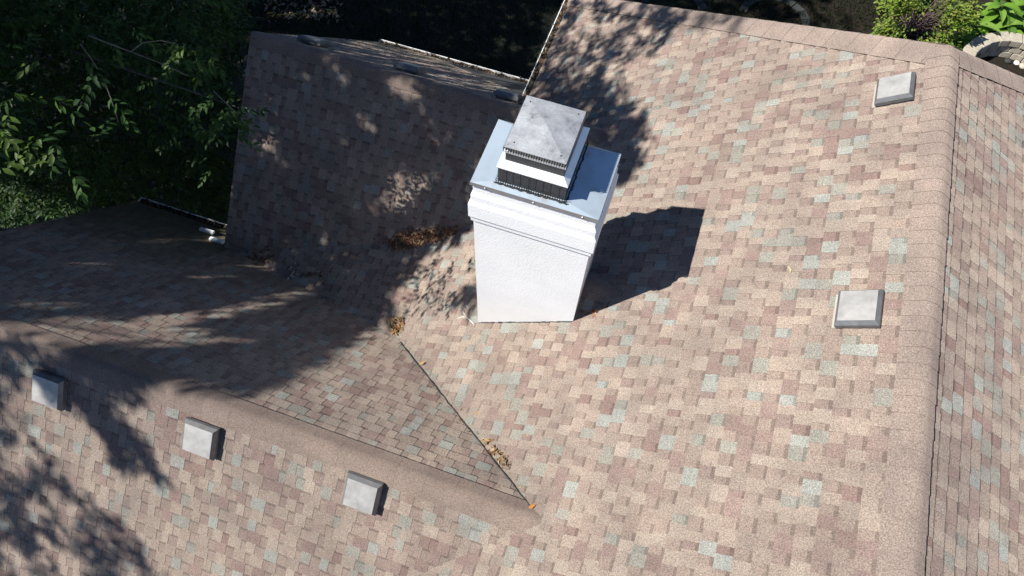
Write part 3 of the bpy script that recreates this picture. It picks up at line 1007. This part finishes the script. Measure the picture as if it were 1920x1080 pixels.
# sun flecks: (x, y, radius px)
flecks = [(78, 735, 14), (105, 650, 14), (530, 128, 8), (497, 176, 9), (481, 162, 6), (485, 272, 14), (515, 245, 20), (535, 215, 13), (528, 285, 14), (580, 150, 10), (632, 135, 12),
          (690, 215, 9), (712, 240, 9), (745, 160, 13), (770, 165, 14), (790, 190, 17), (812, 222, 16), (856, 268, 12), (872, 258, 10), (700, 380, 14), (705, 395, 10),
          (610, 440, 16), (540, 435, 9), (668, 460, 6), (500, 430, 6), (845, 520, 8), (620, 335, 8),
          (195, 499, 14), (215, 499, 10), (370, 455, 12), (345, 455, 10), (400, 525, 13), (490, 580, 20), (455, 585, 14), (350, 606, 18), (300, 612, 16), (100, 575, 14),
          (150, 572, 12), (80, 620, 18), (250, 382, 10), (190, 458, 9), (560, 553, 8), (500, 500, 7), (330, 640, 22), (430, 640, 20), (250, 600, 12),
          (1100, 40, 14), (1120, 60, 12), (1075, 75, 10), (1150, 45, 10), (1130, 95, 10), (1175, 60, 10), (1060, 110, 10), (1095, 130, 8), (1205, 70, 9), (1165, 110, 8), (1110, 15, 12),
          (1060, 160, 9), (1120, 200, 8), (1150, 210, 9), (1140, 260, 6), (985, 30, 5), (940, 92, 5), (1015, 95, 5), (560, 20, 10), (600, 12, 10), (520, 25, 8), (690, 40, 6), (1240, 30, 9), (1220, 15, 9), (765, 450, 9), (805, 443, 9), (842, 438, 6), (640, 250, 8), (560, 330, 7), (740, 330, 7), (660, 150, 9), (830, 300, 9), (450, 350, 8)]
tree_holes = [((25, 230), 7.4, 0.60), ((35, 285), 7.2, 0.5), ((10, 170), 7.4, 0.5), ((350, 100), 8.6, 0.16), ((415, 195), 9.0, 0.26), ((440, 215), 9.0, 0.16)]

pts_c = []
for poly, n, (t0, t1) in shade:
    px = sample_poly(poly, n)
    w = surf(px)
    t = RNG.uniform(t0, t1, n)
    pts_c.append(w + SUN * t[:, None])
# the visible crown in the top left corner: points in the yard pocket beside the wings
crown_px_poly = [(-80, -60), (470, -60), (462, 60), (435, 110), (452, 200), (445, 250), (420, 290), (400, 330), (300, 350), (120, 345), (-80, 310)]
def crown_points(n, poly, z_rng):
    px = sample_poly(poly, n)
    d = ray_dirs(px)
    z = RNG.uniform(*z_rng, n)
    p = d * (z / -d[:, 2])[:, None]
    p[:, 2] += H
    return p
cp = crown_points(4400, crown_px_poly, (6.4, 10.6))
# keep clear of the roofs
xs, ys, zs = cp[:, 0] / S, cp[:, 1] / S, (cp[:, 2] - H) / S
ok = (zs > roof_z(xs, ys) + 0.25) & ~((xs > -9.4) & (ys < 5.4) & (zs > -12)) & ~((xs > -6.85) & (ys > 4.0) & (ys < 11))
cp = cp[ok]
# upper crown shading that pocket
up = cp[RNG.integers(0, len(cp), 8000)] + SUN * RNG.uniform(3.5, 10, (8000, 1))
pts_c.append(up)
C = np.concatenate(pts_c)
# nothing of the upper canopy hangs into the view
pr, dep = project(C)
vis = (dep > 0.2) & (pr[:, 0] > -120) & (pr[:, 0] < 2040) & (pr[:, 1] > -140) & (pr[:, 1] < 1200)
C = C[~vis]
near_cam = np.linalg.norm(C - np.array([0, 0, H]), axis=1) < 3.0
C = C[~near_cam]
# sun holes
def sun_clear(C, q, r):
    v = C - q
    along = v @ SUN
    perp = np.linalg.norm(v - along[:, None] * SUN, axis=1)
    return ~((along > 0.5) & (perp < r))
fw = surf([(a, b) for a, b, _ in flecks])
for (a, b, r), q in zip(flecks, fw):
    dist = np.linalg.norm(q - np.array([0, 0, H]))
    C = C[sun_clear(C, q, r / F * dist * 0.8 + (0.15 if (a < 620 and b > 440) else 0.085))]
hole_pts = []
for (px_, dep_, r) in tree_holes:
    d = ray_dirs([px_])[0]
    q = d * (dep_ / np.linalg.norm(d)); q[2] += H
    hole_pts.append((q, r))
    C = C[sun_clear(C, q, r + 0.1)]
    cp = cp[sun_clear(cp, q, r)]

trunks = [(-13.2, -1.5, 'tall broad tree off the gable of the lower wing, casting the dappled shade'), (-13.8, 6.2, 'dark leafy tree filling the corner beside the two wings'), (-11.0, 11.5, 'tall tree behind the upper wing gable')]
TX = np.array([(a, b) for a, b, _ in trunks])
green_dark = [(0.026, 0.056, 0.016), (0.032, 0.068, 0.016), (0.022, 0.048, 0.017), (0.050, 0.086, 0.018)]
def build_tree(i, casters, visible):
    x, y, label = trunks[i]
    t = empty('tree', (x, y, 0)); tag(t, label, 'tree', 'trees along the west side of the house')
    allp = np.concatenate([casters, visible]) if len(visible) else casters
    top = float(np.percentile(allp[:, 2], 90))
    wood = MB()
    cen = allp.mean(0)
    ct = Vector((x * 0.75 + cen[0] * 0.25, y * 0.75 + cen[1] * 0.25, top * 0.8))
    base = Vector((x, y, 0))
    path = [base.lerp(ct, k / 7) + Vector((random.uniform(-.15, .15), random.uniform(-.15, .15), 0)) * (1 if 0 < k < 7 else 0) for k in range(8)]
    wood.tube(path, [0.34 - 0.03 * k for k in range(8)], 10)
    tr = wood.build('trunk', M_BARK, None, True); place_local(tr, t)
    limbs = MB()
    sel = allp[RNG.choice(len(allp), min(70, len(allp)), replace=False)]
    for q in sel:
        qv = Vector(q)
        k = min(6, max(2, int(6 * min(1, max(0.1, (qv.z - 2.0) / max(1, top))))))
        a = path[k]
        mid = a.lerp(qv, 0.5) + Vector((random.uniform(-.4, .4), random.uniform(-.4, .4), random.uniform(0.1, 0.8)))
        q1 = a.lerp(mid, 0.6); q2 = mid.lerp(qv, 0.5)
        limbs.tube([a, q1, mid, q2, qv], [0.075, 0.05, 0.035, 0.02, 0.006], 5)
    lm = limbs.build('limb', M_BARK, None, True); place_local(lm, t)
    if i == 1:
        for line, dep_ in (([(165, 66), (205, 82), (245, 97), (300, 118), (352, 142)], 7.9), ([(150, 82), (168, 106), (183, 130)], 8.0), ([(245, 97), (268, 80), (300, 76), (330, 82)], 7.9),
                           ([(195, 150), (208, 185), (222, 228)], 8.4), ([(400, 170), (420, 190), (446, 214)], 8.2)):
            q = [ray_dirs([p])[0] for p in line]
            q = [Vector(v / np.linalg.norm(v) * dep_) + Vector((0, 0, H)) for v in q]
            tw = MB(); tw.tube(q, [0.007 - 0.004 * k / (len(q) - 1) for k in range(len(q))], 5)
            place_local(tw.build('twig', M_TWIG, None, True), t)
    parts = []
    if len(casters):
        parts.append(spray(casters, 7, 0.26, (0.12, 0.19), green_dark, 0.4))
    if len(visible):
        parts.append(spray(visible, 11, 0.30, (0.065, 0.115), green_dark, 0.9))
    arr = [np.concatenate([p[k] for p in parts]) for k in range(5)]
    me = leaf_mesh('crown', *arr)
    cr = link('crown', me, None, M_LEAF); place_local(cr, t)
    return t
near = np.argmin(((C[:, None, :2] - TX[None]) ** 2).sum(2) * np.array([1, 1, 1.0]), 1)
extra = []
for q, r in hole_pts:
    m_ = 14
    extra.append(q + RNG.normal(size=(m_, 3)) * np.array([r, r, r * 0.5]) * 0.8)
extra = np.concatenate(extra)
e_s = (extra[:, 2] - H) / S
extra = extra[(e_s > roof_z(extra[:, 0] / S, extra[:, 1] / S) + 0.2)]
vis_pts = np.concatenate([cp, extra])
vp_, _ = project(vis_pts)
vis_pts = vis_pts[(vp_[:, 1] < 318) & (vp_[:, 0] < 452)]
# understorey close to the ground in the same corner
lowp = crown_points(1300, [(-80, 240), (300, 260), (425, 300), (425, 410), (250, 372), (-80, 440)], (10.2, 12.3))
lx, ly, lz = lowp[:, 0] / S, lowp[:, 1] / S, (lowp[:, 2] - H) / S
lowp = lowp[(lz > roof_z(lx, ly) + 0.3) & ~((lx > -9.5) & (ly < 5.6)) & ~((lx > -7.1) & (ly > 4.0) & (ly < 11.2))]
vis_pts = np.concatenate([vis_pts, lowp])
near_v = np.argmin(((vis_pts[:, None, :2] - TX[None]) ** 2).sum(2), 1)
near_v[near_v == 0] = 1
for i in range(3):
    build_tree(i, C[near == i], vis_pts[near_v == i])

# ------------------------------------------------------------------ fallen leaves
DEADC = [(0.19, 0.088, 0.055), (0.22, 0.12, 0.075), (0.27, 0.18, 0.12), (0.15, 0.065, 0.04), (0.36, 0.26, 0.17), (0.24, 0.17, 0.12)]
def litter(name, poly, n, label, cat, size=(0.04, 0.078), kind=None, pal=DEADC, lift=0.05, group=None):
    px = sample_poly(poly, n)
    w = surf(px); w[:, 2] += 0.015 + RNG.uniform(0, lift, n)
    D = rand_unit(n); D[:, 2] *= 0.45
    Nn = rand_unit(n) * 0.7 + np.array([0, 0, 1.0])
    pa = np.asarray(pal)
    cc = pa[RNG.integers(0, len(pa), n)] * RNG.uniform(0.7, 1.25, (n, 1))
    me = leaf_mesh(name, w, D, Nn, RNG.uniform(*size, n), cc, 0.45, 0.35)
    o = link(name, me, None, M_DEAD)
    return tag(o, label, cat, group, kind)
litter('leaf_pile', [(728, 452), (760, 434), (862, 428), (858, 445), (800, 455), (770, 468), (735, 470)], 620, 'long drift of brown leaves in the valley left of the chimney', 'leaf pile', kind='stuff')
litter('leaf_pile', [(463, 478), (500, 470), (510, 485), (495, 500), (475, 498)], 70, 'heap of pale brown leaves at the foot of the upper wing', 'leaf pile', kind='stuff')
litter('leaf_pile', [(536, 505), (556, 498), (562, 520), (545, 530)], 26, 'few grey curled leaves lying on the shaded saddle', 'leaf pile', kind='stuff', pal=[(0.4, 0.42, 0.44), (0.3, 0.3, 0.3), (0.25, 0.2, 0.16)])
litter('leaf_pile', [(565, 515), (612, 512), (608, 522), (575, 524)], 22, 'thin scatter of brown and red leaves beside the grey ones', 'leaf pile', kind='stuff')
litter('leaf_pile', [(728, 618), (738, 600), (750, 596), (756, 612), (750, 628), (735, 626)], 85, 'sunlit tan leaf heap where the two valleys meet', 'leaf pile', kind='stuff', pal=[(0.30, 0.19, 0.10), (0.38, 0.29, 0.19), (0.24, 0.13, 0.06)])
litter('leaf_pile', [(903, 820), (915, 822), (945, 858), (957, 876), (948, 880), (925, 852)], 42, 'narrow streak of straw and leaves on the sunlit valley', 'leaf pile', kind='stuff', pal=[(0.30, 0.21, 0.12), (0.38, 0.29, 0.19), (0.24, 0.13, 0.06)])
litter('leaf_pile', [(1086, 596), (1106, 578), (1124, 576), (1118, 590), (1100, 592)], 18, 'small orange leaf clump at the right foot of the chimney', 'leaf pile', kind='stuff', pal=[(0.36, 0.14, 0.06), (0.45, 0.22, 0.12)], lift=0.03)
litter('loose_leaves', [(640, 470), (760, 500), (760, 560), (700, 560), (560, 520)], 26, 'single leaves strewn over the shaded saddle', 'leaves', kind='stuff', lift=0.01, size=(0.03, 0.06))
litter('loose_leaves', [(735, 640), (752, 640), (1000, 930), (985, 940)], 60, 'needles and leaf bits strewn down the sunlit valley', 'leaves', kind='stuff', lift=0.008, size=(0.02, 0.045), pal=[(0.2, 0.13, 0.08), (0.3, 0.23, 0.16), (0.12, 0.08, 0.05)])
litter('loose_leaves', [(470, 468), (720, 440), (880, 425), (870, 450), (720, 475), (500, 500)], 120, 'thin leaf scatter along the shaded upper valley', 'leaves', kind='stuff', lift=0.008, size=(0.025, 0.06))
for px, c, lb in (((891, 778), (0.45, 0.24, 0.08), 'single tan leaf on the main roof above the straw streak'), ((985, 818), (0.40, 0.28, 0.18), 'single pale leaf lying right of the straw streak'),
                  ((798, 680), (0.45, 0.3, 0.14), 'single tan leaf beside the upper valley'), ((1480, 516), (0.5, 0.42, 0.3), 'thin straw blade on the main roof left of the vent'),
                  ((990, 955), (0.45, 0.22, 0.07), 'single orange leaf near the end of the valley')):
    w = surf([px]); w[:, 2] += 0.025
    D = np.array([[random.uniform(-1, 1), random.uniform(-1, 1), 0.1]])
    me = leaf_mesh('fallen_leaf', w, D, np.array([[0.1, 0.2, 1.0]]), np.array([0.09]), np.array([c]), 0.4, 0.4)
    tag(link('fallen_leaf', me, None, M_DEAD), lb, 'leaf')
def gutter_litter(k, n, label, t0=0.0, t1=1.0):
    a, b, o_ = GUT[k]; o_ = Vector(o_)
    ts = RNG.uniform(t0, t1, n); w = np.array([a.lerp(b, t) + o_ * random.uniform(0.015, 0.085) for t in ts])
    w[:, 2] -= RNG.uniform(0.0, 0.035, n)
    D = rand_unit(n); D[:, 2] *= 0.3
    pa = np.asarray([(0.06, 0.05, 0.04), (0.12, 0.09, 0.065), (0.24, 0.2, 0.16), (0.15, 0.08, 0.04)])
    cc = pa[RNG.integers(0, len(pa), n)]
    me = leaf_mesh('gutter_litter', w, D, rand_unit(n) * 0.6 + np.array([0, 0, 1.0]), RNG.uniform(0.04, 0.085, n), cc, 0.45, 0.3)
    tag(link('gutter_litter', me, None, M_DEAD), label, 'leaf litter', kind='stuff')
gutter_litter('a', 260, 'dead leaves filling the gutter of the lower wing')
gutter_litter('b', 320, 'dead leaves filling the gutter of the upper wing')
gutter_litter('m', 420, 'dead leaves filling the gutter of the main roof')

# ------------------------------------------------------------------ yard north of the house
def gpt(px, z=0.0):
    d = ray_dirs([px])[0]; t = (H - z) / -d[2]
    return Vector((d[0] * t, d[1] * t, z))
# rough grass on the shaded lawn
def grass(n, poly):
    px = sample_poly(poly, n); d = ray_dirs(px); t = H / -d[:, 2]
    w = d * t[:, None]; w[:, 2] = 0.0
    D = rand_unit(n) * 0.5 + np.array([0, 0, 1.0])
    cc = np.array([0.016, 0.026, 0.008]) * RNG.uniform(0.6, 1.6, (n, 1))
    me = leaf_mesh('grass', w, D, rand_unit(n), RNG.uniform(0.06, 0.16, n), cc, 0.16, 0.1)
    tag(link('grass', me, None, M_LEAF), 'dark shaded lawn grass behind the wings', 'grass', kind='stuff')
grass(16000, [(440, -60), (1640, -60), (1640, 60), (1030, 40), (980, 180), (440, 90)])
litter('yard_litter', [(500, -10), (640, -10), (640, 40), (500, 45)], 220, 'pale dry leaves on the ground behind the upper wing', 'leaf litter', size=(0.08, 0.18), kind='stuff', pal=[(0.45, 0.36, 0.30), (0.30, 0.2, 0.14)])
litter('yard_litter', [(160, 340), (430, 300), (420, 400), (250, 380)], 120, 'dry leaves on the dark ground by the lower wing gutter', 'leaf litter', size=(0.08, 0.18), kind='stuff', pal=[(0.35, 0.28, 0.22), (0.2, 0.12, 0.08)])

# mulch bed
mb_ = MB(); pts = [gpt(p, 0.02) for p in ((1400, -60), (2100, -60), (2100, 200), (1700, 120), (1300, 60))]
mb_.poly(pts); tag(mb_.build('garden_bed', M_MULCH), kind='structure')

# curved stone edgings
def stone_arc(name, cen, r, a0, a1, n, hgt, wid, mat, label, cat, courses=1):
    root = empty(name, cen); tag(root, label, cat)
    for c in range(courses):
        for i in range(n):
            t0 = a0 + (a1 - a0) * (i + 0.03 + (0.5 if c % 2 else 0)) / n; t1 = a0 + (a1 - a0) * (i + 0.97 + (0.5 if c % 2 else 0)) / n
            zb, zt = hgt * c / courses, hgt * (c + 0.97) / courses
            last = c == courses - 1
            ri = r - (0.03 if last else 0) + random.uniform(-.012, .012); ro = r + wid + (0.03 if last else 0) + random.uniform(-.012, .012)
            tm = (t0 + t1) / 2
            m = MB(); P2 = []
            for z in (zb, zt + random.uniform(-.008, .008)):
                P2 += [(math.cos(t0)*ri, math.sin(t0)*ri, z), (math.cos(t0)*ro, math.sin(t0)*ro, z), (math.cos(t1)*ro, math.sin(t1)*ro, z), (math.cos(t1)*ri, math.sin(t1)*ri, z)]
            m.hexa(P2)
            o = m.build('stone', mat, root)
            bm = bmesh.new(); bm.from_mesh(o.data); bmesh.ops.recalc_face_normals(bm, faces=bm.faces)
            bmesh.ops.bevel(bm, geom=bm.edges[:], offset=0.012, segments=1, affect='EDGES'); bm.to_mesh(o.data); bm.free()
    return root
wc = gpt((1912, 148), 0.45); wc.z = 0.02
stone_arc('planter_wall', wc, 1.15, math.radians(-20), math.radians(200), 16, 0.55, 0.26, M_STONE, 'round cream stone planter wall beside the broad leaved plants', 'stone wall', 3)
ec = gpt((1450, 40), 0.0); ec.z = 0.02
stone_arc('bed_edging', ec, 0.75, math.radians(0), math.radians(180), 9, 0.05, 0.15, M_STONE2, 'curved grey stone edging in the shade behind the hip', 'edging')
ec2 = gpt((1262, 22), 0.0); ec2.z = 0.02
stone_arc('bed_edging', ec2, 0.7, math.radians(0), math.radians(180), 9, 0.05, 0.15, M_STONE2, 'smaller arc of grey edging stones near the dappled hip', 'edging')
def pebble(px, r, z, mat, label):
    m = bpy.data.meshes.new('pebble'); bm = bmesh.new(); bmesh.ops.create_icosphere(bm, subdivisions=2, radius=r)
    for v in bm.verts: v.co *= random.uniform(0.9, 1.1); v.co.z *= 0.6
    bm.to_mesh(m); bm.free(); m.polygons.foreach_set('use_smooth', [True] * len(m.polygons))
    o = link('pebble', m, None, mat); o.location = gpt(px, z); tag(o, label, 'stone')
pebble((1906, 118), 0.07, 0.05, M_PEBBLE, 'smooth white pebble inside the planter ring')
pebble((1890, 114), 0.09, 0.05, M_STONE2, 'grey cobble beside the white pebble')
pebble((1918, 124), 0.10, 0.05, M_STONE, 'tan cobble inside the planter ring')

# clipped shrub
sc_ = gpt((1733, 18), 0.7)
shrub = empty('shrub', (sc_.x, sc_.y, 0)); tag(shrub, 'clipped yellow green shrub with bare purple twigs beside the hip', 'shrub')
n = 7500
q = RNG.uniform(-1, 1, (n, 3)); q = np.sign(q) * np.abs(q) ** 0.35
q = q / np.maximum(1, (np.abs(q) ** 6).sum(1, keepdims=True) ** (1 / 6)) * RNG.uniform(0.72, 1.06, (n, 1))
pos_ = q * np.array([0.97, 0.92, 0.68]) + np.array([sc_.x, sc_.y, 0.75])
lump = np.sin(pos_[:, 0] * 7) * np.sin(pos_[:, 1] * 6 + 1) * np.sin(pos_[:, 2] * 7)
pos_ = pos_[(lump > -0.6) | (RNG.random(n) < 0.5)]
n = len(pos_)
cc = np.array([(0.13, 0.20, 0.03), (0.19, 0.25, 0.04), (0.09, 0.15, 0.03), (0.22, 0.24, 0.06)])[RNG.integers(0, 4, n)] * RNG.uniform(0.7, 1.2, (n, 1))
outd = (pos_ - np.array([sc_.x, sc_.y, 0.5])); outd /= np.linalg.norm(outd, axis=1, keepdims=True)
me = leaf_mesh('foliage', pos_, outd + rand_unit(n) * 0.8, np.array([0, 0, 1.0]) + rand_unit(n) * 0.6, RNG.uniform(0.06, 0.11, n), cc, 0.55, 0.2)
o = link('foliage', me, None, M_LEAF2); place_local(o, shrub)
m = MB()
for i in range(60):
    p = Vector((sc_.x + random.uniform(-.25, .25), sc_.y + random.uniform(-.25, .25), 0.05))
    q = Vector(pos_[random.randrange(n)]) + Vector((random.uniform(-.05, .05),) * 3)
    m.tube([p, p.lerp(q, 0.6) + Vector((0, 0, 0.12)), q], [0.012, 0.008, 0.004], 4)
o = m.build('stem', mat_plain('purple_twig', (0.12, 0.075, 0.075), 0.8), None); place_local(o, shrub)

# broad leaved plants
def big_leaf(m, base, d, L, W, droop, col):
    d = Vector(d).normalized(); s = d.cross(Vector((0, 0, 1))).normalized()
    seg = 7; rows = []
    p = Vector(base); dirv = d.copy()
    for k in range(seg + 1):
        t = k / seg
        w = W * math.sin(math.pi * min(1, t * 0.93 + 0.07) ** 0.8) * 0.5 + 0.004
        up = s.cross(dirv).normalized()
        rows.append((p + s * w + up * w * 0.35, p.copy(), p - s * w + up * w * 0.35))
        p = p + dirv * (L / seg)
        dirv = (dirv + Vector((0, 0, -droop / seg))).normalized()
    for a, b in zip(rows, rows[1:]):
        m.poly([a[0], a[1], b[1], b[0]], col); m.poly([a[1], a[2], b[2], b[1]], tuple(v * 0.92 for v in col))
def broad_plant(px, label, hgt=0.7, nl=9, flower=False):
    b = gpt(px, 0.35); b.z = 0.02
    root = empty('broadleaf_plant', b); tag(root, label, 'plant', 'broad leaved plants behind the hip')
    st = MB(); st.tube([(0, 0, 0), (0.03, 0, hgt * 0.6), (0.02, 0.03, hgt)], [0.02, 0.016, 0.01], 6); st.build('stem', M_TWIG, root)
    for k in range(nl + 5):
        a = k * 2.4 + random.uniform(-.3, .3); t = k / (nl + 5)
        m = MB()
        c = random.choice([(0.10, 0.20, 0.025), (0.13, 0.25, 0.03), (0.08, 0.17, 0.03), (0.16, 0.27, 0.05)])
        big_leaf(m, (0.02, 0.01, hgt * (0.35 + 0.6 * t)), (math.cos(a), math.sin(a), random.uniform(0.3, 0.9)), random.uniform(0.40, 0.60), random.uniform(0.17, 0.24), random.uniform(1.0, 1.8), c)
        m.build('leaf', M_LEAF2, root, True)
    if flower:
        m = MB()
        for k in range(7):
            a = k * 0.9
            p = Vector((0.02 + random.uniform(-.03, .03), 0.03 + random.uniform(-.03, .03), hgt + 0.1 + k * 0.03))
            m.tube([p, p + Vector((math.cos(a) * .05, math.sin(a) * .05, .06))], [0.022, 0.006], 5)
        m.tube([(0.02, 0.03, hgt), (0.02, 0.03, hgt + 0.12)], [0.01, 0.008], 5)
        m.build('flower', M_FLOWER, root)
spots = [((1822, 60), 'broad leaved plant next to the clipped shrub', 0.6, 9, False), ((1850, 44), 'broad leaved plant with a red flower spike', 1.0, 9, True), ((1880, 60), 'broad leaved plant just above the planter wall', 0.65, 10, False),
         ((1905, 36), 'tall broad leaved plant at the top right corner', 0.95, 10, True), ((1935, 60), 'broad leaved plant cut by the right frame edge', 0.7, 9, False), ((1808, 78), 'low broad leaved plant under the hip corner', 0.4, 7, False),
         ((1870, 14), 'broad leaved plant at the very top of the bed', 0.8, 8, False)]
for s_ in spots: broad_plant(*s_)
print('cells', len(cells), 'casters', len(C), 'crown', len(vis_pts))
